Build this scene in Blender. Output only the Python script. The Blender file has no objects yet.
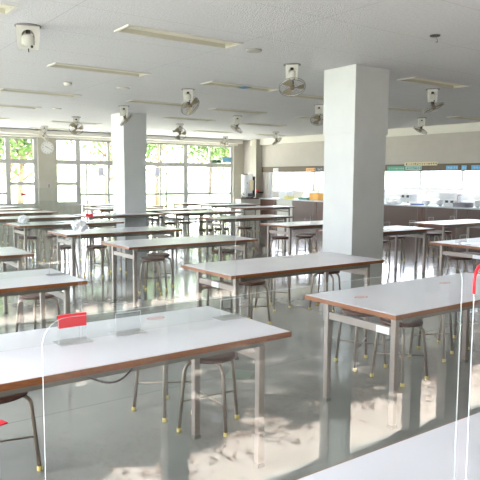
import bpy, math, random
from math import sin, cos, pi, radians
from mathutils import Vector, Matrix
S = bpy.context.scene
COL = S.collection
random.seed(7)

# ---------------------------------------------------------------- camera
cam = bpy.data.cameras.new('camera'); camo = bpy.data.objects.new('camera', cam); COL.objects.link(camo)
yaw, pitch, roll, f = .94226, .0986779, .006145, 620.99
fw = Vector((cos(yaw)*cos(pitch), sin(yaw)*cos(pitch), -sin(pitch)))
r0 = Vector((sin(yaw), -cos(yaw), 0)); u0 = r0.cross(fw)
r_ = cos(roll)*r0 + sin(roll)*u0; u_ = -sin(roll)*r0 + cos(roll)*u0
camo.matrix_world = Matrix(((r_.x, u_.x, -fw.x, 0), (r_.y, u_.y, -fw.y, 0), (r_.z, u_.z, -fw.z, 1.45), (0, 0, 0, 1)))
cam.sensor_width = 36; cam.lens = f/480*36; cam.clip_start = .02; cam.clip_end = 300
S.camera = camo
# ---------------------------------------------------------------- light
SKY, SUN, EXPO = 4.2, 22.0, 1.5
w = bpy.data.worlds.new('sky'); S.world = w; w.use_nodes = True
w.node_tree.nodes['Background'].inputs[0].default_value = (.88, .91, 1.0, 1)
w.node_tree.nodes['Background'].inputs[1].default_value = SKY
sl = bpy.data.lights.new('sun', 'SUN'); sl.energy = SUN; sl.angle = .012; sl.color = (1, .95, .88)
so = bpy.data.objects.new('sun', sl); COL.objects.link(so)
sd = Vector((.62, -.12, 1.0)).normalized()           # towards the sun
so.rotation_euler = sd.to_track_quat('Z', 'Y').to_euler(); so.location = (20, -5, 25)
def portal(name, loc, sx, sy, rot):
    l = bpy.data.lights.new(name, 'AREA'); l.shape = 'RECTANGLE'; l.size = sx; l.size_y = sy
    l.cycles.is_portal = True
    o = bpy.data.objects.new(name, l); COL.objects.link(o); o.location = loc; o.rotation_euler = rot
portal('daylight_far', (6.3, 18.35, 1.35), 13.6, 2.5, (radians(-90), 0, 0))
portal('daylight_near', (4.7, -.95, 1.3), 11.9, 2.5, (radians(90), 0, 0))
portal('daylight_left', (-1.0, 8.7, 1.4), 2.5, 18, (0, radians(-90), 0))
portal('daylight_kitchen', (17.2, 9, 1.7), 1.8, 17, (0, radians(90), 0))
S.view_settings.view_transform = 'Standard'; S.view_settings.look = 'None'
S.view_settings.gamma = 1; S.view_settings.exposure = EXPO; S.view_settings.use_curve_mapping = False
S.cycles.use_denoising = True
S.cycles.max_bounces = 10; S.cycles.diffuse_bounces = 6; S.cycles.glossy_bounces = 4
S.cycles.transparent_max_bounces = 40; S.cycles.sample_clamp_indirect = 8
S.cycles.caustics_reflective = False; S.cycles.caustics_refractive = False

# ---------------------------------------------------------------- materials
MATS = {}
def mat(name, col, rough=.6, metal=0, spec=.5, noise=0, nscale=8, col2=None, bump=0, bscale=60, stretch=None):
    if name in MATS: return MATS[name]
    m = bpy.data.materials.new(name); m.use_nodes = True; nt = m.node_tree; b = nt.nodes['Principled BSDF']
    b.inputs['Base Color'].default_value = (*col, 1); b.inputs['Roughness'].default_value = rough
    b.inputs['Metallic'].default_value = metal; b.inputs['Specular IOR Level'].default_value = spec
    tc = nt.nodes.new('ShaderNodeTexCoord'); mp = nt.nodes.new('ShaderNodeMapping'); nt.links.new(tc.outputs['Object'], mp.inputs[0])
    if stretch: mp.inputs['Scale'].default_value = stretch
    if noise or col2:
        n = nt.nodes.new('ShaderNodeTexNoise'); n.inputs['Scale'].default_value = nscale; n.inputs['Detail'].default_value = 5
        nt.links.new(mp.outputs[0], n.inputs[0])
        cr = nt.nodes.new('ShaderNodeValToRGB'); nt.links.new(n.outputs[0], cr.inputs[0])
        c2 = col2 or tuple(c*(1-noise) for c in col)
        cr.color_ramp.elements[0].position = .35; cr.color_ramp.elements[1].position = .65
        cr.color_ramp.elements[0].color = (*c2, 1); cr.color_ramp.elements[1].color = (*col, 1)
        nt.links.new(cr.outputs[0], b.inputs['Base Color'])
    if bump:
        n2 = nt.nodes.new('ShaderNodeTexNoise'); n2.inputs['Scale'].default_value = bscale
        nt.links.new(mp.outputs[0], n2.inputs[0])
        bp = nt.nodes.new('ShaderNodeBump'); bp.inputs['Strength'].default_value = bump; bp.inputs['Distance'].default_value = .02
        nt.links.new(n2.outputs[0], bp.inputs['Height']); nt.links.new(bp.outputs[0], b.inputs['Normal'])
    MATS[name] = m; return m
def clear(name, tint=(.97, .985, .98), f0=.045, haze=0.0, hazecol=(.9, .93, .95), rough=0.0):
    """clear sheet: transmits straight through, mirrors by angle (Schlick), same on both faces"""
    if name in MATS: return MATS[name]
    m = bpy.data.materials.new(name); m.use_nodes = True; nt = m.node_tree; nt.nodes.clear()
    N = nt.nodes.new; L = nt.links.new
    g = N('ShaderNodeNewGeometry'); dp = N('ShaderNodeVectorMath'); dp.operation = 'DOT_PRODUCT'
    L(g.outputs['Incoming'], dp.inputs[0]); L(g.outputs['Normal'], dp.inputs[1])
    def M(op, a, b=None):
        n = N('ShaderNodeMath'); n.operation = op
        for i, v in enumerate((a, b)):
            if v is None: continue
            if isinstance(v, (int, float)): n.inputs[i].default_value = v
            else: L(v, n.inputs[i])
        return n.outputs[0]
    c = M('ABSOLUTE', dp.outputs['Value']); p = M('POWER', M('SUBTRACT', 1.0, c), 5.0)
    R = M('MINIMUM', M('ADD', M('MULTIPLY', p, 1-f0), f0), .9)
    t = N('ShaderNodeBsdfTransparent'); t.inputs[0].default_value = (*tint, 1)
    gl = N('ShaderNodeBsdfGlossy'); gl.inputs['Roughness'].default_value = rough
    mx = N('ShaderNodeMixShader'); L(R, mx.inputs[0]); L(t.outputs[0], mx.inputs[1]); L(gl.outputs[0], mx.inputs[2])
    out = N('ShaderNodeOutputMaterial'); last = mx.outputs[0]
    if haze:
        d = N('ShaderNodeBsdfDiffuse'); d.inputs[0].default_value = (*hazecol, 1)
        m2 = N('ShaderNodeMixShader'); m2.inputs[0].default_value = haze
        L(last, m2.inputs[1]); L(d.outputs[0], m2.inputs[2]); last = m2.outputs[0]
    L(last, out.inputs[0]); MATS[name] = m; return m
CEIL = mat('ceiling_board', (.74, .73, .75), .9, noise=.08, nscale=35, bump=.5, bscale=70)
WALL = mat('wall_plaster', (.46, .44, .38), .85, noise=.05, nscale=5)
WALLC = mat('kitchen_wall', (.52, .485, .44), .85, noise=.04, nscale=5)
PIL = mat('pillar_paint', (.66, .68, .68), .55, noise=.04, nscale=4)
CREAM = mat('cream_trim', (.72, .70, .64), .6)
ALU = mat('window_aluminium', (.46, .46, .455), .45, metal=.1)
WHITE = mat('white_laminate', (.84, .825, .90), .28, noise=.05, nscale=3)
WOOD = mat('wood_edge', (.30, .10, .028), .45, noise=.4, nscale=30, stretch=(1, 8, 8))
SEAT = mat('seat_wood', (.11, .038, .022), .5, noise=.35, nscale=14, stretch=(1, 5, 1))
SEATT = mat('seat_top', (.12, .05, .035), .45, noise=.3, nscale=14, stretch=(1, 5, 1))
STEEL = mat('beige_steel', (.31, .265, .235), .4, metal=.3)
DSTEEL = mat('grey_channel', (.20, .19, .165), .5, metal=.2)
TUBE = mat('stool_tube', (.33, .27, .22), .32, metal=.6)
DARKM = mat('dark_rod', (.06, .05, .045), .4, metal=.5)
CAP = mat('yellow_rubber', (.80, .64, .22), .6)
RED = mat('red_plastic', (.85, .02, .04), .35)
FANW = mat('fan_white', (.72, .71, .66), .4)
FAND = mat('fan_dark', (.05, .045, .04), .5)
HUB = mat('fan_hub', (.24, .16, .09), .4)
WIRE = mat('fan_wire', (.30, .29, .27), .4, metal=.3)
BLADE = mat('fan_blade', (.34, .29, .20), .25)
TUBEW = mat('fluorescent_tube', (.85, .85, .82), .3)
LREF = mat('light_reflector', (.80, .78, .66), .4)
LIN = mat('light_inner', (.66, .64, .52), .5)
BROWN = mat('counter_wood', (.12, .055, .035), .45, noise=.25, nscale=10, stretch=(1, 1, 6))
BAND = mat('brown_band', (.15, .115, .08), .6, noise=.1)
BLACK = mat('black_plastic', (.015, .015, .02), .4)
BRK = mat('trunk_bark', (.22, .16, .11), .9, noise=.4)
LEAF = mat('tree_leaf', (.12, .21, .05), .6, noise=.4, nscale=2)
LEAF2 = mat('dark_leaf', (.09, .13, .06), .6, noise=.4, nscale=2)
ACR = clear('clear_acrylic', f0=.045)
ACRE = clear('acrylic_edge', tint=(.95, 1, 1), f0=.10, haze=.42, hazecol=(.92, .98, 1.0))
ACRS = clear('acrylic_stand', tint=(.997, 1, 1), f0=.04)
ACRF = clear('acrylic_foot_edge', f0=.1, haze=.75, hazecol=(.95, .98, 1))
GLASS = clear('window_glass', tint=(.95, .97, .96), f0=.05)
VINYL = clear('clear_vinyl', tint=(.96, .97, 1), f0=.09, haze=.14, hazecol=(.9, .92, 1), rough=.1)

def floor_mat():
    m = bpy.data.materials.new('vinyl_floor'); m.use_nodes = True; nt = m.node_tree; N = nt.nodes.new; L = nt.links.new
    b = nt.nodes['Principled BSDF']; tc = N('ShaderNodeTexCoord')
    br = N('ShaderNodeTexBrick'); br.offset = 0; mp = N('ShaderNodeMapping'); mp.inputs['Location'].default_value = (.95, .07, 0)
    L(tc.outputs['Object'], mp.inputs[0]); L(mp.outputs[0], br.inputs[0])
    br.inputs['Scale'].default_value = 1; br.inputs['Brick Width'].default_value = 5.61; br.inputs['Row Height'].default_value = 1.87
    br.inputs['Mortar Size'].default_value = .004; br.inputs['Mortar Smooth'].default_value = 0
    br.inputs['Color1'].default_value = (.30, .305, .285, 1); br.inputs['Color2'].default_value = (.29, .295, .275, 1); br.inputs['Mortar'].default_value = (.19, .19, .18, 1)
    n = N('ShaderNodeTexNoise'); n.inputs['Scale'].default_value = 2.2; n.inputs['Detail'].default_value = 8; L(tc.outputs['Object'], n.inputs[0])
    mr = N('ShaderNodeMapRange'); mr.inputs[3].default_value = .82; mr.inputs[4].default_value = 1.15; L(n.outputs[0], mr.inputs[0])
    mx = N('ShaderNodeVectorMath'); mx.operation = 'SCALE'; L(br.outputs[0], mx.inputs[0]); L(mr.outputs[0], mx.inputs['Scale'])
    L(mx.outputs[0], b.inputs['Base Color'])
    n2 = N('ShaderNodeTexNoise'); n2.inputs['Scale'].default_value = 3.5; L(tc.outputs['Object'], n2.inputs[0])
    m3 = N('ShaderNodeMapRange'); m3.inputs[3].default_value = .07; m3.inputs[4].default_value = .22; L(n2.outputs[0], m3.inputs[0]); L(m3.outputs[0], b.inputs['Roughness'])
    n3 = N('ShaderNodeTexNoise'); n3.inputs['Scale'].default_value = 7; n3.inputs['Detail'].default_value = 1; L(tc.outputs['Object'], n3.inputs[0])
    bp = N('ShaderNodeBump'); bp.inputs['Strength'].default_value = .35; bp.inputs['Distance'].default_value = .004; L(n3.outputs[0], bp.inputs['Height']); L(bp.outputs[0], b.inputs['Normal'])
    b.inputs['Coat Weight'].default_value = .5; b.inputs['Coat Roughness'].default_value = .06
    b.inputs['Specular IOR Level'].default_value = .6
    return m
FLOOR = floor_mat()
# ceiling: board joints
def ceil_mat():
    nt = CEIL.node_tree; N = nt.nodes.new; L = nt.links.new; b = nt.nodes['Principled BSDF']
    src = b.inputs['Base Color'].links[0].from_socket
    tc = N('ShaderNodeTexCoord'); br = N('ShaderNodeTexBrick'); br.offset = 0; mp = N('ShaderNodeMapping'); mp.inputs['Location'].default_value = (-.10, -.30, 0)
    L(tc.outputs['Object'], mp.inputs[0]); L(mp.outputs[0], br.inputs[0])
    br.inputs['Scale'].default_value = 1; br.inputs['Brick Width'].default_value = 1.82; br.inputs['Row Height'].default_value = .91
    br.inputs['Mortar Size'].default_value = .003; br.inputs['Mortar Smooth'].default_value = 0
    br.inputs['Color1'].default_value = (1, 1, 1, 1); br.inputs['Color2'].default_value = (1, 1, 1, 1); br.inputs['Mortar'].default_value = (.72, .72, .72, 1)
    mx = N('ShaderNodeMix'); mx.data_type = 'RGBA'; mx.blend_type = 'MULTIPLY'; mx.inputs[0].default_value = 1
    L(src, mx.inputs[6]); L(br.outputs[0], mx.inputs[7]); L(mx.outputs[2], b.inputs['Base Color'])
ceil_mat()

# ---------------------------------------------------------------- mesh builder
class MB:
    def __init__(s): s.v = []; s.f = []; s.mi = []; s.sm = []
    def add(s, vs, fs, mi=0, sm=False):
        o = len(s.v); s.v += [tuple(v) for v in vs]
        for q in fs: s.f.append([i+o for i in q]); s.mi.append(mi); s.sm.append(sm)
        return s
    def box(s, a, b, mi=0, M=None):
        (x0, y0, z0), (x1, y1, z1) = a, b
        vs = [(x, y, z) for z in (z0, z1) for y in (y0, y1) for x in (x0, x1)]
        if M: vs = [M @ Vector(v) for v in vs]
        return s.add(vs, [(0, 2, 3, 1), (4, 5, 7, 6), (0, 1, 5, 4), (2, 6, 7, 3), (0, 4, 6, 2), (1, 3, 7, 5)], mi)
    def prism(s, pts, axis, a, b, mi=0, sm=False, mi_side=None):
        """outline extruded along axis (0/1/2) from a to b; pts are the other two coordinates"""
        n = len(pts)
        def P(p, t):
            l = list(p); l.insert(axis, t); return l
        vs = [P(p, a) for p in pts] + [P(p, b) for p in pts]
        s.add(vs, [list(range(n))[::-1], list(range(n, 2*n))], mi)
        o = len(s.v)-2*n
        for i in range(n):
            j = (i+1) % n
            s.f.append([o+i, o+j, o+n+j, o+n+i]); s.mi.append(mi if mi_side is None else mi_side); s.sm.append(sm)
        return s
    def tube(s, path, r, n=8, mi=0, caps=True):
        path = [Vector(p) for p in path]; rs = r if isinstance(r, (list, tuple)) else [r]*len(path)
        prev = None; rings = []
        for i, p in enumerate(path):
            t = (path[min(i+1, len(path)-1)] - path[max(i-1, 0)]).normalized()
            if prev is None:
                a = Vector((0, 0, 1)) if abs(t.z) < .9 else Vector((1, 0, 0)); u = t.cross(a).normalized()
            else: u = (prev - t*prev.dot(t)).normalized()
            prev = u; v = t.cross(u)
            rings.append([p + rs[i]*(cos(2*pi*k/n)*u + sin(2*pi*k/n)*v) for k in range(n)])
        o = len(s.v)
        for R in rings: s.v += [tuple(x) for x in R]
        for i in range(len(rings)-1):
            for k in range(n):
                s.f.append([o+i*n+k, o+i*n+(k+1) % n, o+(i+1)*n+(k+1) % n, o+(i+1)*n+k]); s.mi.append(mi); s.sm.append(True)
        if caps:
            s.f.append([o+k for k in range(n)][::-1]); s.mi.append(mi); s.sm.append(False)
            e = o+(len(rings)-1)*n; s.f.append([e+k for k in range(n)]); s.mi.append(mi); s.sm.append(False)
        return s
    def lathe(s, prof, n=24, mi=0, M=None, sm=True):
        o = len(s.v)
        for (r, z) in prof:
            for k in range(n):
                v = Vector((r*cos(2*pi*k/n), r*sin(2*pi*k/n), z)); s.v.append(tuple(M @ v if M else v))
        for i in range(len(prof)-1):
            for k in range(n):
                s.f.append([o+i*n+k, o+i*n+(k+1) % n, o+(i+1)*n+(k+1) % n, o+(i+1)*n+k]); s.mi.append(mi); s.sm.append(sm)
        s.f.append([o+k for k in range(n)][::-1]); s.mi.append(mi); s.sm.append(False)
        e = o+(len(prof)-1)*n; s.f.append([e+k for k in range(n)]); s.mi.append(mi); s.sm.append(False)
        return s
    def build(s, name, mats, parent=None, bevel=0, loc=None):
        me = bpy.data.meshes.new(name); me.from_pydata(s.v, [], s.f)
        for m in (mats if isinstance(mats, (list, tuple)) else [mats]): me.materials.append(m)
        me.polygons.foreach_set('material_index', s.mi); me.polygons.foreach_set('use_smooth', s.sm); me.update()
        o = bpy.data.objects.new(name, me); COL.objects.link(o)
        if parent: o.parent = parent
        if loc: o.location = loc
        if bevel:
            b = o.modifiers.new('bevel', 'BEVEL'); b.width = bevel; b.segments = 2; b.limit_method = 'ANGLE'
        return o
def tag(o, label=None, cat=None, group=None, kind=None):
    if label: o['label'] = label
    if cat: o['category'] = cat
    if group: o['group'] = group
    if kind: o['kind'] = kind
    return o
def thing(name, loc=(0, 0, 0), rz=0):
    o = bpy.data.objects.new(name, None); o.empty_display_size = .1; COL.objects.link(o); o.location = loc; o.rotation_euler = (0, 0, rz); return o
KIDS = {}
def copy_tree(o, parent=None):
    c = o.copy(); COL.objects.link(c); c.parent = parent
    for ch in list(o.children): copy_tree(ch, c)
    return c
def struct(name, mb, m): return tag(mb.build(name, m), kind='structure')

# ---------------------------------------------------------------- room shell
X0, X1, Y0, Y1, H = -1.2, 13.3, -.66, 18.1, 2.8
XK = 17.0                                           # back of the kitchen
struct('floor', MB().box((X0, Y0, -.1), (XK, Y1, 0)), FLOOR)

# far wall: piers between the openings, head above, low sill under the left opening
mb = MB()
mb.box((X0, Y1, 2.59), (XK, Y1+.25, H)); mb.box((5.92, Y1, 0), (6.45, Y1+.25, 2.59)); mb.box((12.85, Y1, 0), (13.6, Y1+.25, 2.59)); mb.box((16.8, Y1, 0), (XK, Y1+.25, 2.59)); mb.box((13.6, Y1, 0), (16.8, Y1+.25, .95)); mb.box((13.6, Y1, 2.5), (16.8, Y1+.25, 2.59))
mb.box((X0, Y1, 0), (5.92, Y1+.25, .62)); mb.box((6.45, Y1, 0), (7.13, Y1+.25, .62)); mb.box((-1.45, Y1, 0), (-1.15, Y1+.25, 2.59))
struct('wall_far', mb, WALL)
# left wall: low sill wall and head, glazing above
mb = MB(); mb.box((X0-.25, Y0, 0), (X0, Y1, .12)); mb.box((X0-.25, Y0, 2.55), (X0, Y1, H))
for y in (5.3, 12.0): mb.box((X0-.25, y, .12), (X0, y+.6, 2.55))
struct('wall_left', mb, WALL)
# near wall behind the camera: glazed doors between piers
mb = MB(); mb.box((X0-.25, Y0-.25, 2.5), (XK, Y0, H)); mb.box((10.6, Y0-.25, 0), (XK, Y0, 2.5)); mb.box((5.6, Y0-.25, 0), (6.2, Y0, 2.5))
struct('wall_near', mb, WALL)
# kitchen side: upper wall over the serving hatch, end panel, low wall under counter
mb = MB(); mb.box((X1, Y0, 1.85), (X1+.15, Y1, 2.6)); mb.box((X1, 16.75, 0), (X1+.15, Y1, 1.85)); mb.box((X1, Y0, 0), (X1+.15, 4.0, 1.85))
mb.box((X1, Y0, 2.6), (X1+.15, Y1, H))
struct('wall_right', mb, WALLC)
struct('wall_kitchen', MB().box((XK, Y0, 0), (XK+.2, Y1, 1.12)).box((XK, Y0, 2.5), (XK+.2, Y1, H)), mat('kitchen_white', (.85, .86, .88), .5))
struct('trim_1', MB().box((X1-.1, Y0, 2.6), (X1, Y1-.5, H)), CREAM)
struct('trim_2', MB().box((X1-.03, Y0, 1.67), (X1+.18, 16.75, 1.85)).box((X1-.03, 16.75, 1.67), (X1, 17.0, 1.85)), BAND)
struct('trim_3', MB().box((X0, Y1-.42, 2.66), (12.95, Y1, 2.775)).box((X0, Y1-.12, 2.60), (12.95, Y1, 2.66)), CREAM)
struct('trim_4', MB().box((X1-.25, 17.04, 0), (X1, 17.3, H)), mat('corner_paint', (.44, .42, .36), .8))
struct('baseboard_far', MB().box((5.92, Y1-.015, 0), (6.45, Y1, .08)), mat('skirting', (.16, .14, .12), .5))
def pillar(n, x0, x1, y0, y1):
    e = .014
    mb = MB().box((x0+e, y0+e, 0), (x1-e, y1-e, 2.0)).box((x0, y0, 2.0), (x1, y1, H))
    struct('trim_'+n, mb, PIL)
pillar('5', 5.50, 6.09, 5.26, 5.80); pillar('6', 5.69, 6.22, 11.95, 12.55)

def window(n, fixed, vs, hs, lo, hi, axis, pos, t=.05, mull=.06, door=False):
    """glazed opening: vs = list of (coordinate, width, z0, z1), hs = list of (z0, z1, a, b)"""
    mb = MB()
    def B(a0, a1, z0, z1, d=t):
        if axis == 'x': mb.box((a0, pos-d/2, z0), (a1, pos+d/2, z1))
        else: mb.box((pos-d/2, a0, z0), (pos+d/2, a1, z1))
    for (a, wd, z0, z1) in vs: B(a-wd/2, a+wd/2, z0, z1)
    for (z0, z1, a, b) in hs: B(a, b, z0, z1, t*.9)
    fr = struct(('door_' if door else 'window_')+str(n), mb, ALU)
    g = MB(); a0, a1 = fixed
    if axis == 'x': g.add([(a0, pos, lo), (a1, pos, lo), (a1, pos, hi), (a0, pos, hi)], [(0, 1, 2, 3)])
    else: g.add([(pos, a0, lo), (pos, a1, lo), (pos, a1, hi), (pos, a0, hi)], [(0, 1, 2, 3)])
    g.build('window_glass', GLASS, fr); return fr
yw = Y1+.1
vs = [(5.86, .10, .62, 2.59)] + [(5.08-1.0*k, .13 if k % 2 == 0 else .06, .62, 2.59) for k in range(7)]
hs = [(2.54, 2.59, X0, 5.92), (1.84, 1.96, X0, 5.92), (1.22, 1.31, 5.08, 5.92), (.96, 1.02, X0, 5.08), (.62, .70, X0, 5.92)]
window(1, (X0, 5.92), vs, hs, .62, 2.59, 'x', yw)
vs = [(6.47, .05, 0, 2.59), (7.15, .14, .0, 2.59), (7.41, .05, .05, 1.87), (8.13, .07, .05, 2.59), (8.85, .05, .05, 1.87), (9.05, .06, .05, 2.59), (9.96, .05, .05, 2.59), (10.17, .05, .05, 1.87),
      (10.93, .15, 0, 2.59), (11.9, .05, .05, 2.59), (12.82, .07, 0, 2.59)]
hs = [(2.54, 2.59, 6.45, 12.85), (1.84, 1.97, 6.45, 12.85), (1.22, 1.31, 6.45, 7.15), (.62, .72, 6.45, 7.15), (.90, .96, 7.15, 12.85), (0, .1, 7.15, 12.85)]
window(2, (6.45, 12.85), vs, hs, 0, 2.59, 'x', yw)
# left wall windows
vs = [(y, .08 if k % 2 else .05, .12, 2.55) for k, y in enumerate([-.65+1.02*i for i in range(19)])]
window(3, (Y0, Y1), vs, [(.12, .18, Y0, Y1), (1.9, 1.96, Y0, Y1), (2.5, 2.55, Y0, Y1)], .12, 2.55, 'y', X0-.12)
window(7, (6.2, 10.6), [(x, .08, 0, 2.5) for x in (6.24, 7.3, 8.4, 9.5, 10.56)], [(0, .035, 6.2, 10.6), (1.96, 2.05, 6.2, 10.6), (2.44, 2.5, 6.2, 10.6)], 0, 2.5, 'x', Y0-.03)  # unseen near-wall glazing, added to light the large pillar's front face
# near wall: aluminium sliding doors seen mirrored in the clear panels
vs = [(x, wd, 0, 2.5) for x, wd in ((-1.17, .06), (-.5, .07), (.25, .06), (1.26, .10), (2.2, .16), (2.80, .09), (3.13, .12), (3.95, .09), (4.75, .08), (5.56, .08))]
window(4, (-1.2, 5.6), vs, [(0, .035, -1.2, 5.6), (1.96, 2.05, -1.2, 5.6), (2.44, 2.5, -1.2, 5.6), (.88, .94, -1.2, 1.2)], 0, 2.5, 'x', Y0-.03, t=.06)
window(6, (13.6, 16.8), [(x, .06, .95, 2.5) for x in (13.63, 14.7, 15.75, 16.77)], [(.95, 1.0, 13.6, 16.8), (1.75, 1.8, 13.6, 16.8), (2.45, 2.5, 13.6, 16.8)], .95, 2.5, 'x', yw)
vs = [(y, .09, 1.12, 2.5) for y in [.5+1.6*i for i in range(11)]]
window(5, (Y0, Y1), vs, [(1.12, 1.2, Y0, Y1), (1.75, 1.79, Y0, Y1), (2.44, 2.5, Y0, Y1)], 1.12, 2.5, 'y', XK+.1)

# ---------------------------------------------------------------- dining tables
L_, W_ = 1.755, .75
def make_table():
    t = thing('dining_table')
    MB().box((.006, .006, .676), (L_-.006, W_-.006, .7025)).build('tabletop', WHITE, t, bevel=.002)
    e = MB()
    for a, b in (((0, 0, .674), (L_, .006, .700)), ((0, W_-.006, .674), (L_, W_, .700)), ((0, .006, .674), (.006, W_-.006, .700)), ((L_-.006, .006, .674), (L_, W_-.006, .700))): e.box(a, b)
    e.build('edge_band', WOOD, t)
    MB().box((.13, .055, .636), (L_-.13, .085, .676)).build('apron', DSTEEL, t)
    MB().box((.13, W_-.085, .636), (L_-.13, W_-.055, .676)).build('apron', DSTEEL, t)
    for x in (.10, L_-.136):
        for y in (.082, W_-.118):
            l = MB().box((x, y, .02), (x+.036, y+.036, .676)).build('leg', STEEL, t, bevel=.004)
            MB().box((x-.002, y-.002, 0), (x+.038, y+.038, .02)).build('leg_foot', DSTEEL, l)
        MB().box((x+.006, .118, .55), (x+.030, W_-.118, .597)).build('end_rail', STEEL, t, bevel=.003)
    for x in (.4, .9, 1.4): MB().box((x, .06, .65), (x+.03, W_-.06, .674)).build('cross_brace', DSTEEL, t)
    return t
T0 = make_table(); used_t = [False]
def table(x, y, label, group=None, L=None):
    o = T0 if not used_t[0] else copy_tree(T0)
    used_t[0] = True; o.location = (x, y, 0)
    tag(o, label, 'table', 'white dining tables of the canteen'); return o
def rnd_panel_outline(wd, z0, z1, r=.032, n=7):
    p = [(0, z0), (wd, z0)]
    p += [(wd-r+r*cos(a), z1-r+r*sin(a)) for a in [pi/2*k/n for k in range(n+1)]]
    p += [(r-r*sin(a), z1-r+r*cos(a)) for a in [pi/2*k/n for k in range(n+1)]]
    return p
PAN_W, PAN_H = .865, .572
def make_panel():
    t = thing('clear_partition')
    pts = rnd_panel_outline(PAN_W, .006, PAN_H)
    MB().prism(pts, 1, -.0013, .0013, 0, mi_side=1).build('sheet', [ACR, ACRE], t)
    for x in (.06, .66): foot(x, t)
    return t
def foot(x, t, h=.105):
    m = MB().box((x, -.048, .0005), (x+.16, .048, .0055))
    m.box((x+.015, -.0065, .0055), (x+.145, -.0035, h)).box((x+.015, .0035, .0055), (x+.145, .0065, h))
    fo = m.build('foot', ACRS, t)
    e = MB()
    r = .0016
    e.tube([(x+.015, -.005, .006), (x+.015, -.005, h), (x+.145, -.005, h), (x+.145, -.005, .006)], r, 4)
    e.tube([(x, -.048, .004), (x+.16, -.048, .004), (x+.16, .048, .004), (x, .048, .004), (x, -.048, .004)], r, 4)
    e.build('foot_edge', ACRF, fo)
    return fo
P0 = make_panel(); used_p = [False]
def panel(x, y, label, z=.7025, tape=False, rz=0, redfoot=None):
    o = P0 if not used_p[0] else copy_tree(P0)
    used_p[0] = True; o.location = (x, y, z); o.rotation_euler.z = rz
    tag(o, label, 'partition', 'clear partitions standing on the tables')
    if tape:
        r = .032; path = [(.0, 0, PAN_H-r-.03), (0, 0, PAN_H-r)] + [(r-r*cos(a), 0, PAN_H-r+r*sin(a)) for a in [pi/2*k/6 for k in range(1, 7)]] + [(r+.06, 0, PAN_H)]
        tp = MB().tube(path, .0035, 6).build('corner_tape', RED, o)
    if redfoot is not None:
        ft = min([c for c in o.children if c.name.startswith('foot')], key=lambda c: abs(sum(v.co.x for v in c.data.vertices)/len(c.data.vertices)-redfoot-.065))
        ft.location.x += redfoot-.015-min(v.co.x for v in ft.data.vertices)
        MB().box((redfoot, -.0085, .072), (redfoot+.13, -.0075, .13)).box((redfoot, .0075, .072), (redfoot+.13, .0085, .13)).box((redfoot, -.0085, .13), (redfoot+.13, .0085, .1312)).build('red_tag', RED, o)['label'] = 'red tag folded over the clear foot'
    return o

# name, x, y, description of the table
TAB = [
 ('N', .23, .372, 'nearest white dining table, cropped by the bottom right corner of the photo'),
 ('T1', .22, 2.28, 'large foreground dining table at the left carrying the clear stand with the red tag'),
 ('T2', -.02, 4.28, 'dining table at the left edge, directly behind the foreground table with the red tag'),
 ('U', .18, 6.1, 'third dining table back along the left edge of the photo'),
 ('R', 2.68, 2.22, 'foreground dining table at the right, with red ring marks, before the large pillar'),
 ('M', 2.73, 3.87, 'dining table in the middle of the photo whose right end meets the large pillar'),
 ('TL', 2.95, 6.1, 'dining table left of centre, next one behind the table touching the large pillar'),
 ('P', 2.92, 7.87, 'dining table before the far pillar, white plastic bag at its left end'),
 ('P2', 2.86, 9.72, 'dining table with the small far red tag, left of the far pillar'),
 ('P3', 2.8, 11.45, 'long-looking dining table one row behind the small far red tag'),
 ('P4', 2.96, 13.2, 'dining table below the wall clock, third from the far windows'),
 ('P5', 3.04, 14.5, 'dining table below the wall clock, second from the far windows'),
 ('P6', 2.95, 15.95, 'dining table nearest the far windows at the left edge'),
 ('P3b', 4.66, 11.5, 'dining table partly hidden behind the foot of the far pillar'),
 ('s2', 5.95, 13.88, 'dark-looking dining table left of the far pillar near the glass doors'),
 ('s1', 6.55, 15.95, 'farthest dining table seen left of the far pillar at the glass doors'),
 ('K', 6.24, 3.95, 'dining table at the right edge behind the foreground right table'),
 ('Q', 6.29, 5.95, 'dining table just right of the large pillar with the bright floor glare before it'),
 ('q9', 6.38, 7.47, 'dining table just left of the large pillar, nearest of those before the kitchen hatch'),
 ('q8', 6.43, 9.45, 'dining table left of the large pillar, second of those before the kitchen hatch'),
 ('q4', 6.62, 11.5, 'dining table right of the far pillar by the glass doors, nearest of its file'),
 ('q2', 6.5, 12.75, 'dining table right of the far pillar, second of its file toward the glass doors'),
 ('q', 6.54, 14.75, 'dining table right of the far pillar, farthest of its file by the glass doors'),
 ('q7', 9.35, 12.75, 'dining table ending before the brown panels under the hatch, nearest in that row'),
 ('q6', 9.45, 14.4, 'dining table in front of the white water boiler, second from its shelf'),
 ('q5', 9.3, 15.7, 'dining table nearest the white water boiler shelf in the far corner'),
 ('S', 8.8, 6.33, 'dining table at the right edge in front of the brown kitchen counter'),
]
POS = {}
for k, x, y, lab in TAB:
    t = table(x, y, lab); POS[k] = (x, y, t)
def sticker_ring(t, x, y):
    m = MB()
    for i in range(24):
        a0, a1 = 2*pi*i/24, 2*pi*(i+1)/24
        vs = [(x+.052*cos(a0), y+.032*sin(a0), .7029), (x+.052*cos(a1), y+.032*sin(a1), .7029), (x+.042*cos(a1), y+.024*sin(a1), .7029), (x+.042*cos(a0), y+.024*sin(a0), .7029)]
        m.add(vs, [(0, 1, 2, 3)])
    for i in range(5): m.box((x-.026+.011*i, y-.01, .7027), (x-.019+.011*i, y+.008, .7030))
    m.build('red_ring_mark', mat('faded_red', (.72, .22, .22), .5), t)['label'] = 'faded red ring mark on the tabletop'
def rail_label(t, x, y0, y1):
    MB().box((x-.0025, y0, .55), (x-.0005, y1, .592)).build('label_tag', mat('paper_white', (.85, .86, .9), .5), t)['label'] = 'small white label on the end rail'
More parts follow.
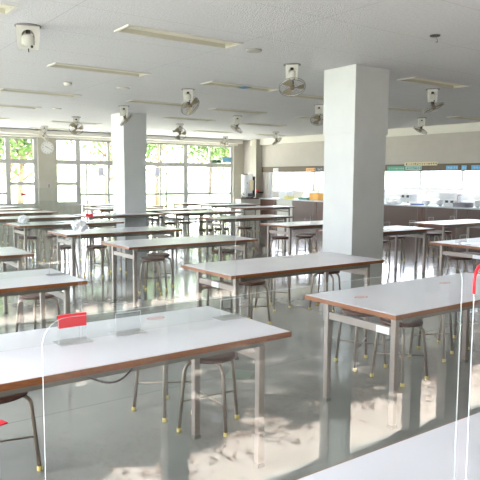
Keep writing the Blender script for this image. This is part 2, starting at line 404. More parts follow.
sticker_ring(POS['T1'][2], 1.34, .63); sticker_ring(POS['R'][2], .24, .48); sticker_ring(POS['R'][2], 1.16, .52); sticker_ring(POS['M'][2], 1.1, .62); sticker_ring(POS['S'][2], .6, .4)
rail_label(POS['R'][2], .106, .13, .23); rail_label(POS['M'][2], .106, .33, .43); rail_label(POS['K'][2], .106, .12, .22)
for c in POS['T1'][2].children:
    if c.name.startswith('leg') and c.data is not None and min(v.co.x for v in c.data.vertices) > 1 and min(v.co.y for v in c.data.vertices) > .4: c.location = (-.077, -.07, 0)
# looped hanger under the front of the foreground table
MB().tube([(.70+.19*k/12, -.002-.03*sin(pi*k/12), .668-.032*sin(pi*k/12)) for k in range(13)], .004, 6).build('hanging_hook', DARKM, POS['T1'][2])['label'] = 'thin dark loop hanging under the front edge'

# clear partitions
TW = {'N': 'nearest table at the bottom right', 'T1': 'foreground left table', 'T2': 'table at the left edge behind the red tag', 'U': 'third table along the left edge', 'R': 'foreground right table',
      'M': 'middle table touching the large pillar', 'TL': 'table left of centre behind the middle one', 'P': 'table with the white plastic bag', 'P2': 'table left of the far pillar', 'P3': 'table a row behind the far red tag',
      'P4': 'third table from the far windows', 'P5': 'second table from the far windows', 'P6': 'table nearest the far left windows', 'P3b': 'table behind the far pillar foot', 's2': 'dark table near the glass doors',
      's1': 'farthest table at the glass doors', 'K': 'right-edge table', 'Q': 'table right of the large pillar', 'q9': 'nearest table before the kitchen hatch', 'q8': 'second table before the kitchen hatch',
      'q4': 'nearest table right of the far pillar', 'q2': 'second table right of the far pillar', 'q': 'farthest table right of the far pillar', 'q7': 'table beside the brown hatch panels', 'q6': 'table before the water boiler',
      'q5': 'table at the boiler shelf', 'S': 'table in front of the kitchen counter'}
panel(.244, .75, 'big clear partition in the foreground with a rounded top right corner, on nearest table')
panel(1.152, .75, 'clear partition with red taped corner at the right edge on nearest table', tape=True)
panel(.185, 2.692, 'clear partition with the large red tag on its foot, foreground left table', redfoot=.765)
p = panel(1.062, 2.692, 'clear partition on the foreground left table, right of the large red tag')
for c in p.children:
    if c.name.startswith('foot'): c.location.x += .09
for k in TW:
    if k not in ('T2', 'K', 'Q', 'q9', 'q8', 'q4', 'P2', 'S'): continue
    x, y, t = POS[k]
    cC = k[0] in 'qQKS'
    if k == 'Q': panel(7.2, y+.36, 'clear partition just right of the large pillar against the brown counter', tape=True); continue
    panel(x+(.0 if cC else .05), y+.38, 'clear partition on the left half of the '+TW[k], tape=cC)
    if k in ('T2', 'P2'): panel(x+.93, y+.38, 'clear partition on the right half of the '+TW[k], redfoot=.3 if k == 'P2' else None)

# ---------------------------------------------------------------- stools
def make_stool():
    t = thing('round_stool')
    r = .155
    MB().lathe([(r-.012, .412), (r-.002, .416), (r, .424), (r, .434), (r-.004, .440), (r-.012, .442)], 36).build('seat', [SEAT], t)
    MB().lathe([(r-.03, .4421), (r-.03, .4431)], 36).build('seat_top', SEATT, t)
    for k in range(4):
        a = pi/4+k*pi/2; d = Vector((cos(a), sin(a), 0))
        path = [d*.03+Vector((0, 0, .40)), d*.10+Vector((0, 0, .40))]
        for j in range(1, 6):
            b = pi/2*j/5; path.append(d*(.10+.065*sin(b))+Vector((0, 0, .40-.065*(1-cos(b)))))
        path.append(d*.195+Vector((0, 0, .02)))
        l = MB().tube(path, .0105, 10).build('leg', TUBE, t)
        MB().lathe([(.010, 0), (.0145, .002), (.0145, .022), (.012, .025)], 12, M=Matrix.Translation(d*.196)).build('leg_cap', CAP, l)
    rr = .182
    for k in range(2):
        a = pi/4+k*pi/2; d = Vector((cos(a), sin(a), 0)); z = .17+.008*k
        MB().tube([-d*rr+Vector((0, 0, z)), d*rr+Vector((0, 0, z))], .005, 6).build('cross_bar', DARKM if 0 else TUBE, t)
    return t
S0 = make_stool(); used_s = [False]
def stool(x, y, label, rz=0, group='round brown stools around the tables'):
    o = S0 if not used_s[0] else copy_tree(S0)
    used_s[0] = True; o.location = (x, y, 0); o.rotation_euler.z = rz
    tag(o, label, 'stool', group); return o
ST = [
 (1.94, 2.97, .72, 'large round stool under the right end of the foreground left table'),
 (1.85, 3.33, .25, 'round stool second back under the right end of foreground left table'),
 (.75, 3.02, .55, 'round stool cut off by the lower left corner of the photo'),
 (3.56, 2.90, .02, 'round stool under the near front corner of the foreground right table'),
 (3.58, 3.30, -.25, 'round stool farther back under the left end of foreground right table'),
 (4.78, 3.22, .1, 'round stool at the right edge behind foreground right table'),
 (4.25, 3.14, .4, 'round stool behind the middle of the foreground right table, near the edge'),
 (3.68, 4.88, .2, 'round stool with dark seat under the front of the middle table'),
 (4.83, 5.0, .5, 'round stool under the right end of the middle table before the large pillar'),
 (3.3, 4.95, .6, 'round stool behind the left end of the middle table'),
 (4.35, 5.35, .2, 'round stool standing clear behind the right half of the middle table'),
 (1.72, 5.36, .3, 'round stool under the table at the left edge'),
 (1.1, 5.3, .7, 'round stool at the very left under the left edge table'),
 (3.95, 7.28, .35, 'round stool with lit rim under the table left of centre'),
 (3.72, 7.0, .8, 'round stool nearest the left legs of the table left of centre'),
 (4.95, 7.2, .1, 'round stool past the right end of the table left of centre'),
 (7.6, 5.02, .3, 'round stool under the right-edge table, white reflection on its seat'),
 (7.2, 4.9, .1, 'round stool left of the one under the right-edge table'),
 (8.75, 7.3, .5, 'round stool right of the large pillar with pale shine on its seat'),
 (7.9, 6.95, .2, 'round stool behind the table right of the large pillar, at its right leg'),
 (7.45, 7.0, .6, 'round stool behind the table right of the large pillar, by the pillar edge'),
 (10.4, 7.5, .2, 'round stool with pale seat under the table before the kitchen counter'),
 (9.9, 7.35, .4, 'round stool left of the pale seat before the kitchen counter'),
]
for x, y, rz, lab in ST: stool(x, y, lab, rz)
RELS = {'U': [(1.2, .95), (.7, 1.0), (1.45, 1.2)], 'P': [(.75, .8), (1.25, .95), (.35, 1.05)], 'P2': [(.4, .9), (.9, 1.0), (1.4, .9)], 'P3': [(.9, .9), (1.4, .95)], 'P4': [(1.0, .9), (1.5, 1.0)],
        'P3b': [(.6, .9), (1.2, .9)],  'q9': [(.55, .86), (1.05, .8), (1.4, 1.1)], 'q8': [(.3, .95), (.7, 1.0), (1.25, .95)], 'q4': [(.4, .9), (.85, .95), (1.4, .9)],
        'q2': [(1.45, .84)], 'q': [(1.45, -.3), (.6, .9)], 'q7': [(.4, .9), (.9, .95), (1.4, .9)], 'q6': [(.5, .95), (1.3, .9)], 'q5': [(.6, .9), (1.3, .95)]}
ORD = ['leftmost', 'middle', 'rightmost']
for k, L in RELS.items():
    x, y, t = POS[k]
    L = sorted(L)
    for i, (dx, dy) in enumerate(L):
        o = ORD[i] if len(L) == 3 else ('left', 'right')[i] if len(L) == 2 else 'single'
        stool(x+dx, y+dy, o+' round stool behind the '+TW[k], rz=random.uniform(0, 1.5))

# ---------------------------------------------------------------- ceiling lights
def make_light():
    t = thing('ceiling_light'); l, wd = 1.26, .30
    m = MB()
    for a, b in (((0, 0), (l, .022)), ((0, wd-.022), (l, wd)), ((0, .022), (.03, wd-.022)), ((l-.03, .022), (l, wd-.022))): m.box((a[0], a[1], -.012), (b[0], b[1], 0))
    m.build('frame', CREAM, t)
    m = MB()
    for a, b in (((.016, .016), (l-.016, .022)), ((.016, wd-.022), (l-.016, wd-.016)), ((.016, .022), (.03, wd-.022)), ((l-.03, .022), (l-.016, wd-.022))): m.box((a[0], a[1], -.004), (b[0], b[1], .09))
    m.box((.016, .016, .09), (l-.016, wd-.016, .095)); m.build('recess', LIN, t)
    MB().prism([(.12, .088), (.18, .088), (.15, .0)], 0, .03, l-.03).build('reflector', LREF, t)
    for y in (.075, .225): MB().tube([(.05, y, .035), (l-.05, y, .035)], .0125, 8).build('tube', TUBEW, t)
    return t
L0 = make_light(); used_l = [False]
LT = [(.30, 5.14, 'ceiling light cut off at the top left corner of the photo'), (2.51, 5.15, 'largest ceiling light, left of the top centre'), (2.63, 7.34, 'ceiling light right of the nearest fan housing'),
      (4.86, 7.38, 'ceiling light with a blue sticker, left of the fan in the middle'), (6.78, 5.42, 'ceiling light above right of the large pillar'), (6.70, 7.62, 'ceiling light just behind the middle fan, beside the large pillar'),
      (2.73, 9.92, 'ceiling light at the left edge, level with the round white vent'), (4.92, 9.95, 'ceiling light beside the fan at the far pillar'), (6.75, 10.1, 'ceiling light between two fans right of the far pillar'),
      (6.9, 12.2, 'ceiling light above the fan nearest the glass doors'), (2.8, 12.15, 'ceiling light at the left edge, second from the window side'), (2.95, 14.8, 'ceiling light at the left edge farthest back'),
      (5.2, 14.8, 'ceiling light by the fan near the wall clock'), (5.35, 16.95, 'ceiling light closest to the windows over the wall clock'), (9.4, 15.05, 'ceiling light farthest back right of the far pillar'),
      (9.15, 12.3, 'ceiling light before the kitchen upper wall, left one'), (11.65, 15.05, 'ceiling light in the far corner above the water boiler'), (9.2, 7.8, 'ceiling light behind the right-hand fan'),
      (11.6, 8.1, 'ceiling light at the right edge near the kitchen cornice'), (9.1, 10.2, 'ceiling light beside the left face of the large pillar'), (7.3, 16.95, 'ceiling light along the window pelmet by the far pillar')]
mb = MB(); mb.box((X0-.2, Y0-.25, H+.11), (XK+.2, Y1+.25, H+.25))
xs = sorted({X0-.2, XK+.2} | {round(v, 4) for x, y, _ in LT for v in (x+.015, x+1.245)}); ys = sorted({Y0-.25, Y1+.25} | {round(v, 4) for x, y, _ in LT for v in (y+.015, y+.285)})
for a, b in zip(xs, xs[1:]):
    for c, d in zip(ys, ys[1:]):
        mx_, my_ = (a+b)/2, (c+d)/2
        if any(x+.015 < mx_ < x+1.245 and y+.015 < my_ < y+.285 for x, y, _ in LT): continue
        mb.add([(a, c, H), (a, d, H), (b, d, H), (b, c, H)], [(0, 1, 2, 3)])
struct('ceiling', mb, CEIL)
for x, y, lab in LT:
    o = L0 if not used_l[0] else copy_tree(L0); used_l[0] = True
    o.location = (x, y, H); tag(o, lab, 'ceiling light', 'recessed fluorescent ceiling lights')
    if 'blue' in lab: MB().box((.60, .05, -.016), (.74, .25, -.012)).build('blue_sticker', mat('blue_sticker', (.03, .2, .5), .5), o)

# ---------------------------------------------------------------- oscillating ceiling fans
def make_fan(guard=True):
    t = thing('ceiling_fan'); wf = .78 if guard else .95
    MB().lathe([(.105, -.012), (.115, -.008), (.115, 0)], 28).build('mounting_plate', mat('fan_grey', (.25, .24, .24), .5), t)
    m = MB()                                  # arched bracket: two arch plates joined at the top
    arch_out = [(-.10, -.012), (.10, -.012), (.092, -.19), (.055, -.20)]
    arch = [(-.105, -.012), (.105, -.012), (.095, -.20), (.06, -.20)] + [(.06*cos(a), -.10+.055*sin(a)) for a in [pi*k/10 for k in range(11)]] + [(-.06, -.20), (-.095, -.20)]
    # as quads: ring strip between outer and inner arch
    n = 12; outer = []; inner = []
    for k in range(n+1):
        a = pi*k/n; inner.append((.062*cos(a), -.105+.06*sin(a)))
        if k <= 3: outer.append((.105, -.10+.088*(k/3)))
        elif k >= 9: outer.append((-.105, -.012-.088*((k-9)/3)))
        else: outer.append((.105-.21*((k-3)/6), -.012))
    inner = [(.062, -.20)]+inner+[(-.062, -.20)]; outer = [(.095, -.20)]+outer+[(-.095, -.20)]
    for ya, yb in ((-.075, -.062), (.062, .075)):
        o = [];
        for i in range(len(inner)-1):
            a, b, c, d = outer[i], outer[i+1], inner[i+1], inner[i]
            vs = [(q[0], y, q[1]) for y in (ya, yb) for q in (a, b, c, d)]
            m.add(vs, [(0, 1, 2, 3), (7, 6, 5, 4), (0, 4, 5, 1), (2, 6, 7, 3)])
    m.box((-.105, -.062, -.10), (-.092, .062, -.012)).box((.092, -.062, -.10), (.105, .062, -.012)).box((-.10, -.062, -.030), (.10, .062, -.012))
    m.v = [(v[0]*wf, v[1]*.9, v[2]) for v in m.v]; m.build('bracket', FANW, t)
    mo = MB().lathe([(.03, -.075), (.052, -.085), (.056, -.10), (.056, -.165), (.05, -.18), (.03, -.185)], 24).build('motor', FANW, t)
    MB().lathe([(.018, -.075), (.022, -.06), (.018, -.030)], 12).build('swivel', FAND, mo)
    MB().box((-.09*wf, -.035, -.198), (.09*wf, .035, -.170)).build('crossbar', FANW, t)
    MB().lathe([(.009, -.008), (.012, -.006), (.012, .008), (.009, .01)], 8, M=Matrix.Translation((.03, -.035, -.187)) @ Matrix.Rotation(pi/2, 4, 'X')).build('knob', FAND, t)
    if not guard:
        MB().tube([(0, 0, -.185), (.002, 0, -.23)], .005, 6).build('pull_switch', FAND, t)
    return t
def fan_head(t, tilt, az, R=.17):
    """guard cage, blades and hub; axis tilted by tilt from straight down, towards azimuth az"""
    d = Vector((sin(tilt)*cos(az), sin(tilt)*sin(az), -cos(tilt)))
    M = Matrix.Translation(Vector((0, 0, -.225))+d*.055) @ d.to_track_quat('Z', 'Y').to_matrix().to_4x4()
    g = MB()
    def P(r, a, z): return M @ Vector((r*cos(a), r*sin(a), z))
    for r, z in ((R, .0), (R*.985, .028), (R*.55, .048), (R*.3, .052)):
        g.tube([P(r, 2*pi*k/32, z) for k in range(33)], .0050 if r > R*.9 else .002, 6, caps=False)
    for k in range(22):
        a = 2*pi*k/22
        g.tube([P(R*.18, a, .053), P(R*.6, a, .047), P(R*.985, a, .026), P(R, a, 0), P(R*.5, a, -.034), P(R*.2, a, -.04)], .0012, 4)
    cg = g.build('guard', WIRE, t)
    for k in range(3):
        b = MB(); rows = []
        for i in range(7):
            r = R*(.16+.76*i/6); wdt = .95*(1-.25*abs(i-3.5)/3.5)
            rows.append([P(r, k*2*pi/3+wdt*(j/3-.5)+.18*i/6, .012+.020*(j/3-.5)) for j in range(4)])
        vs = [v for rr in rows for v in rr]; vs2 = [v+d*.002 for v in vs]; nn = len(vs)
        fs = [(i*4+j, i*4+j+1, i*4+j+5, i*4+j+4) for i in range(6) for j in range(3)]
        b.add(vs+vs2, fs+[tuple(x+nn for x in q[::-1]) for q in fs], 0, True)
        b.build('blade', BLADE, t)
    R_ = R
    MB().lathe([(R*.14, -.03), (R*.2, .0), (R*.19, .03), (R*.1, .045)], 18, M=M).build('hub', HUB, t)
    MB().tube([Vector((0, 0, -.17)), M @ Vector((0, 0, -.02))], .026, 12).build('neck', FAND, t)
V = radians(54+180)     # azimuth pointing back to the camera
FANS = [(1.82, 5.76, None, 0, 0, 'nearest fan housing on the ceiling at the top left, without a cage'),
        (4.92, 5.74, .50, V+.1, -.9, 'ceiling fan left of the large pillar with its cage facing the viewer'),
        (7.90, 5.98, .42, V+1.7, -.9, 'upper ceiling fan right of the large pillar, cage tilted up to right'),
        (11.35, 8.85, .45, V-1.6, -.9, 'lower ceiling fan right of the large pillar by the cornice'),
        (7.95, 8.50, .5, V, -.9, 'ceiling fan half hidden by the left face of the large pillar'),
        (5.02, 8.28, 1.0, V+2.5, -.9, 'ceiling fan above the glass doors, nearer of two in line'),
        (5.22, 10.94, .75, V+1.9, -.9, 'ceiling fan overlapping the top of the far pillar'),
        (7.98, 11.1, .55, V-1.3, -.9, 'ceiling fan with tilted cage in the middle distance before the kitchen wall'),
        (5.32, 13.6, .9, V+.2, -.9, 'small ceiling fan between the wall clock and the far pillar'),
        (8.04, 13.65, 1.1, V+.1, -.9, 'small round-looking ceiling fan over the glass doors'),
        (11.55, 14.15, .6, V+1.2, -.9, 'ceiling fan in front of the kitchen upper wall, above the water boiler'),
        (11.6, 16.8, .8, V-.5, -.9, 'ceiling fan at the end of the window pelmet'),
        (5.58, 16.5, .8, V-.7, -.9, 'ceiling fan directly above the wall clock')]
for x, y, tilt, az, rz, lab in FANS:
    t = make_fan(guard=tilt is not None)
    if tilt is not None: fan_head(t, tilt, az-(math.atan2(y, x)-pi/2), R=.175)
    t.location = (x, y, H); t.rotation_euler.z = math.atan2(y, x)-pi/2
    t.scale = (1, 1, 1) if tilt is None else (.9, .9, .95)
    tag(t, lab, 'fan', 'oscillating fans under the ceiling')

# ceiling fittings
def disc_vent(name, x, y, r, h, lab, m=CREAM):
    o = MB().lathe([(r*.55, -h), (r*.9, -h*.8), (r, -h*.3), (r, 0)], 24).build(name, m, loc=(x, y, H)); tag(o, lab, 'ceiling fitting')
disc_vent('smoke_detector', 3.33, 8.8, .06, .045, 'small round smoke detector on the ceiling left of the far pillar')
disc_vent('ceiling_vent', 4.18, 8.78, .10, .015, 'flat pale disc on the ceiling right of the smoke detector')
disc_vent('ceiling_vent', 4.38, 12.2, .09, .02, 'flat pale disc on the ceiling at the far left')
disc_vent('ceiling_vent', 4.06, 5.36, .085, .02, 'round grey metal disc on the ceiling left of the large pillar', mat('disc_grey', (.42, .41, .37), .4))
disc_vent('smoke_detector', 9.0, 15.6, .05, .05, 'tiny dark detector on the ceiling before the pelmet', mat('det_dark', (.2, .2, .18), .5))
t = thing('ceiling_hook', (5.0, 3.78, H)); tag(t, 'small dark metal fitting with a hook on the ceiling at the upper right', 'ceiling fitting')
MB().lathe([(.02, -.014), (.045, -.01), (.05, 0)], 20).build('plate', FAND, t)
MB().tube([(.02, 0, -.01), (.02, 0, -.03)]+[(.02+.018*sin(a), -.0, -.045+.016*cos(a)) for a in [pi*k/8 for k in range(10)]], .004, 6).build('hook', WIRE, t)

# ---------------------------------------------------------------- on the far wall
t = thing('wall_clock', (6.19, Y1, 2.31)); tag(t, 'round white wall clock on the pier between the far windows', 'clock')
MX = Matrix.Rotation(pi/2, 4, 'X')
MB().lathe([(.19, 0), (.19, .03), (.178, .04), (.172, .03)], 40, M=MX).build('case', mat('clock_case', (.62, .60, .56), .4), t)
MB().lathe([(.17, .028), (.17, .031)], 40, M=MX).build('dial', mat('clock_dial', (.80, .80, .80), .5), t)
m = MB()
for k in range(12):
    a = pi/6*k; c, s_ = cos(a), sin(a); R = Matrix.Translation((.145*s_, -.033, .145*c)) @ Matrix.Rotation(-a, 4, 'Y').inverted()
    m.box((-.005, -.002, -.014), (.005, .001, .014), M=R)
m.build('hour_marks', BLACK, t)
for ln, wd, a, nm in ((.095, .010, radians(-62), 'hour_hand'), (.135, .007, radians(118), 'minute_hand')):
    MB().box((-wd/2, -.039, -.02), (wd/2, -.036, ln), M=Matrix.Rotation(-a, 4, 'Y').inverted()).build(nm, BLACK, t)
t = thing('wall_switch', (6.21, Y1, 1.2)); tag(t, 'small switch box on the pier below the wall clock', 'switch')
MB().box((-.045, -.012, -.09), (.045, 0, .09)).build('cover', mat('switch_cover', (.45, .43, .38), .5), t); MB().box((-.02, -.018, -.05), (.02, -.012, .05)).build('rocker', mat('switch_rocker', (.22, .21, .2), .5), t)
def flat(name, x0, x1, z0, z1, col, lab, cat, y=Y1+.068):
    o = MB().box((x0, y, z0), (x1, y+.004, z1)).build(name, mat('paper_%d_%d_%d' % tuple(int(c*99) for c in col), col, .6)); tag(o, lab, cat); return o
flat('window_sticker', 5.42, 5.56, .93, .99, (.55, .02, .05), 'red sticker low on the far left window', 'sticker')
flat('window_notice', 7.78, 7.95, 1.5, 1.78, (.70, .70, .86), 'pale lavender notice stuck on the glass left of the far pillar', 'notice')
flat('window_notice', 9.75, 9.92, 1.5, 1.78, (.70, .70, .86), 'pale lavender notice on the glass right of the far pillar', 'notice')
o = flat('window_banner', 12.42, 12.78, 2.02, 2.2, (.18, .45, .75), 'blue sticker at the top right of the glass doors', 'sticker')
o = flat('window_banner', 11.95, 12.38, 1.98, 2.10, (.35, .55, .42), 'green lettered strip on the transom beside the blue sticker', 'sticker')
m = MB()
for i in range(7): m.box((11.98+.055*i, Y1+.06, 2.0), (12.015+.055*i, Y1+.066, 2.0+.04+.03*(i % 3)))
m.build('lettering', BLACK, o)
for x, z in ((9.96, 1.42), (10.4, 1.35), (11.3, 1.33), (11.35, 1.42), (12.5, 1.33)):
    pass

# ---------------------------------------------------------------- serving hatch and kitchen
KW = mat('kitchen_enamel', (.86, .87, .90), .4)
STL = mat('stainless', (.62, .63, .65), .3, metal=.8)
o = MB().box((12.9, 4.0, .765), (13.6, 16.68, .80)).build('serving_counter', mat('counter_top', (.62, .64, .66), .3)); tag(o, 'long pale serving counter top along the kitchen hatch', 'counter')
for i, (a, b) in enumerate([(15.85, 16.68), (13.9, 15.0), (12.6, 13.9), (11.3, 12.6), (10.0, 11.3), (8.7, 10.0), (7.4, 8.7), (6.1, 7.4)]):
    t = thing('counter_panel', (12.96, a, 0))
    MB().box((0, .01, .06), (.03, b-a-.01, .765)).build('board', BROWN, t); MB().box((.01, .01, 0), (.03, b-a-.01, .06)).build('kick_plate', mat('skirting2', (.08, .07, .06), .5), t)
    nm = ['brown counter front panel beside the water boiler cabinet', 'brown counter front panel right of the cream door, left of the large pillar', 'brown counter front panel hidden mostly behind the large pillar', 'brown counter front panel directly behind the large pillar right edge',
          'brown counter front panel first right of the large pillar', 'brown counter front panel second right of the large pillar', 'brown counter front panel at the right edge of the photo', 'brown counter front panel just beyond the right edge'][i]
    tag(t, nm, 'panel', 'brown front panels of the serving counter')
t = thing('low_door', (12.98, 15.05, 0)); tag(t, 'low cream door between brown panels under the hatch', 'door')
MB().box((0, 0, .02), (.03, .75, .76)).build('door_leaf', CREAM, t); MB().tube([(-.012, .66, .42), (-.02, .66, .45), (-.012, .66, .5)], .008, 6).build('handle', ALU, t)
o = MB().box((X1-.04, 16.50, .80), (X1+.06, 16.60, 1.67)).build('hatch_post', ALU); tag(o, 'thin grey post at the left end of the serving hatch', 'post')
# cabinet + boiler in the corner
t = thing('corner_cabinet', (12.20, 16.73, 0)); tag(t, 'cream corner cabinet with brown top carrying the water boiler', 'cabinet')
MB().box((0, .02, 0), (1.08, .33, .765)).build('body', CREAM, t); MB().box((-.03, -.03, .765), (1.08, .33, .80)).build('worktop', BROWN, t)
for k in range(2):
    d = MB().box((.01+.36*k, .0, .05), (.36+.36*k, .02, .72)).build('door', CREAM, t); MB().box((.28-.22*k+.325*k, -.012, .38), (.30-.22*k+.325*k, 0, .48)).build('handle', ALU, d)
t = thing('water_boiler', (12.36, 16.72, .80)); tag(t, 'tall white water boiler with black side standing on the corner cabinet', 'appliance')
MB().lathe([(.19, .03), (.205, .05), (.205, .76), (.19, .80)], 28, M=Matrix.Translation((.2, .18, 0)) @ Matrix.Diagonal((1, .8, 1, 1))).build('body', KW, t)
MB().box((.39, .02, .03), (.43, .32, .72)).build('side_panel', BLACK, t, bevel=.01)
MB().box((.13, -.02, .05), (.34, .03, .16)).build('tap_panel', BLACK, t, bevel=.005); MB().box((.21, -.03, .25), (.32, .02, .60)).build('paper_notice', mat('yellowed_paper', (.75, .65, .40), .7), t)
MB().box((.04, .02, 0), (.36, .3, .03)).build('base', FAND, t); MB().tube([(.07, 0, .5), (.07, -.03, .5)], .012, 8).build('knob', BLACK, t)
MB().box((-.13, .0, .78), (.1, .06, .81)).build('pipe_shelf', BAND, t)
o = MB().tube([(12.34, 16.74, .9), (12.24, 16.74, .96), (12.2, 16.72, .88), (12.26, 16.71, .82)], .013, 8).build('hose', FAND); tag(o, 'dark looped hose at the left foot of the water boiler', 'hose')
t = thing('wall_tap', (13.07, 17.04, .98)); tag(t, 'dark tap with red knob on the corner column right of the boiler', 'tap')
MB().tube([(0, 0, 0), (0, -.10, 0), (.22, -.10, 0)], .022, 8).build('pipe', FAND, t); MB().lathe([(.05, 0), (.06, .02), (.045, .05)], 16, M=Matrix.Translation((-.02, -.10, .02))).build('knob', RED, t)
for i, (a, b, z0, z1, col, lab, cat) in enumerate([
    (16.10, 16.37, 1.68, 1.80, (.80, .80, .80), 'small white sign with dark writing at the left end of the brown band', 'sign'),
    (14.30, 14.72, 1.70, 1.79, (.80, .42, .16), 'orange lettered strip on the brown band left of the large pillar', 'sign'),
    (13.98, 14.26, 1.69, 1.81, (.07, .08, .10), 'dark picture card on the brown band at the left edge of the large pillar', 'sign'),
    (10.85, 11.44, 1.68, 1.80, (.10, .42, .30), 'green lettered card on the brown band right of the large pillar', 'sign'),
    (10.30, 10.82, 1.70, 1.80, (.35, .60, .55), 'pale teal card on the brown band beside the green one', 'sign'),
    (9.82, 10.85, 1.81, 1.90, (.75, .66, .42), 'long cream menu strip with dark glyphs above the hatch', 'sign'),
    (9.22, 9.56, 1.69, 1.80, (.16, .50, .80), 'left blue card on the brown band at the right', 'sign'),
    (8.98, 9.12, 1.69, 1.80, (.20, .52, .80), 'small middle blue card on the brown band at the right', 'sign'),
    (8.45, 8.85, 1.69, 1.80, (.14, .48, .80), 'blue card on the brown band at the right edge of the photo', 'sign')]):
    x = X1-.036-(.004 if z0 > 1.805 else 0)
    o = MB().box((x-.004, a, z0), (x, b, z1)).build('hatch_sign', mat('sign_%d' % i, col, .5)); tag(o, lab, cat, 'small signs on the band over the hatch')
    m = MB(); n = max(2, int((b-a)/.07)); random.seed(i)
    for k in range(n):
        y = a+.02+(b-a-.04)*k/n; wz = (z1-z0)*.55
        m.box((x-.006, y, z0+(z1-z0)*.22), (x-.004, y+.012, z0+(z1-z0)*.22+wz)); m.box((x-.006, y, z0+(z1-z0)*(.3+.3*random.random())), (x-.004, y+.042, z0+(z1-z0)*(.3+.3*random.random())+.012))
    m.build('lettering', BLACK if col[0] > .3 else mat('pale_print', (.6, .65, .65), .5), o)
random.seed(11)
for a, b, lab in ((4.3, 11.4, 'wrinkled clear vinyl sheet hanging in the hatch right of the large pillar'), (11.6, 16.45, 'clear vinyl sheet hanging in the hatch left of the large pillar')):
    vs = []; fs = []; ny, nz = 140, 14
    for i in range(ny+1):
        for j in range(nz+1):
            y = a+(b-a)*i/ny; z = 1.12+.545*j/nz + (.02*sin(y*9) if j == 0 else 0)
            x = X1+.07+.022*sin(y*7+3*sin(z*4+y))*(1-.6*j/nz)+.012*sin(y*23+z*19)+random.uniform(-.004, .004)
            vs.append((x, y, z))
    for i in range(ny):
        for j in range(nz): q = i*(nz+1)+j; fs.append((q, q+nz+1, q+nz+2, q+1))
    o = MB().add(vs, fs, 0, True).build('vinyl_curtain', VINYL); tag(o, lab, 'curtain')
def item(name, x, y, z, sx, sy, sz, m, lab, cat, bev=.01, extra=None):
    t = MB().box((-sx/2, -sy/2, 0), (sx/2, sy/2, sz)).build(name, m, bevel=bev, loc=(x, y, z)); tag(t, lab, cat)
    if extra: extra(t, sx, sy, sz)
    return t
def lid(m):
    def f(t, sx, sy, sz): MB().box((-sx/2-.006, -sy/2-.006, sz-.025), (sx/2+.006, sy/2+.006, sz)).build('lid', m, t, bevel=.004)
    return f
def slot(t, sx, sy, sz):
    for k in (-1, 1): MB().box((-sx/2-.004, k*sy*.22-.04, sz*.55), (-sx/2, k*sy*.22+.04, sz*.9)).build('window_slot', BLACK, t)
ORG = mat('orange_plastic', (.85, .42, .04), .45); TEAL = mat('teal_plastic', (.10, .32, .28), .5); YEL = mat('yellow_plastic', (.80, .72, .15), .5)
GRY = mat('veil_and_box_grey', (.30, .28, .33), .5)
item('storage_crate', 13.25, 14.15, .80, .34, .40, .21, ORG, 'orange crate on the hatch counter at the left edge of the large pillar', 'crate', extra=lid(ORG))
item('storage_crate', 13.2, 14.66, .80, .25, .42, .06, TEAL, 'flat teal crate on the hatch counter left of the orange crate', 'crate', extra=lid(TEAL))
item('plastic_basket', 13.2, 15.45, .80, .22, .26, .08, YEL, 'small yellow basket on the left part of the hatch counter', 'basket', extra=lid(YEL))
item('tissue_box', 13.42, 14.40, .80, .10, .08, .20, GRY, 'grey upright box between teal and orange crates', 'box', extra=lid(KW))
item('cutlery_dispenser', 13.3, 10.72, .88, .25, .36, .18, KW, 'white dispenser with two black slots right of the large pillar', 'dispenser', extra=slot)
item('cutlery_dispenser', 13.25, 9.33, .80, .25, .34, .16, KW, 'white dispenser with black slots on the counter near the right edge', 'dispenser', extra=slot)
item('veil_block', 13.1, 8.92, .80, .32, .36, .10, GRY, 'added purple-grey block painting the partition veil over the hatch counter at right', 'tray', extra=lid(GRY))  # added block; its purple-grey paints the clear partition's veil
item('blue_cloth', 13.2, 10.35, .80, .2, .3, .03, mat('blue_cloth', (.12, .2, .6), .8), 'folded blue cloth on the hatch counter', 'cloth')
item('bread_tray', 13.25, 11.15, .80, .3, .3, .07, KW, 'low white tray on the counter beside the large pillar right edge', 'tray', extra=lid(STL))
item('rice_warmer', 13.45, 15.9, .80, .3, .4, .24, KW, 'white container at the left end of the hatch counter', 'container', extra=lid(STL))
# bowls stacked on the counter
for k, (y, n) in enumerate([(10.05, 4), (9.65, 5), (8.6, 6), (8.35, 4)]):
    for j in range(n):
        o = MB().lathe([(.035, 0), (.075, .035), (.085, .055), (.08, .055), (.06, .02)], 18).build('rice_bowl', KW, loc=(13.2, y, .80+.022*j))
        tag(o, 'white bowl, %s from the bottom, %s stack on the hatch counter' % (['first', 'second', 'third', 'fourth', 'fifth', 'sixth'][j], ['leftmost', 'second', 'third', 'rightmost'][k]), 'bowl', 'white bowls on the hatch counter')
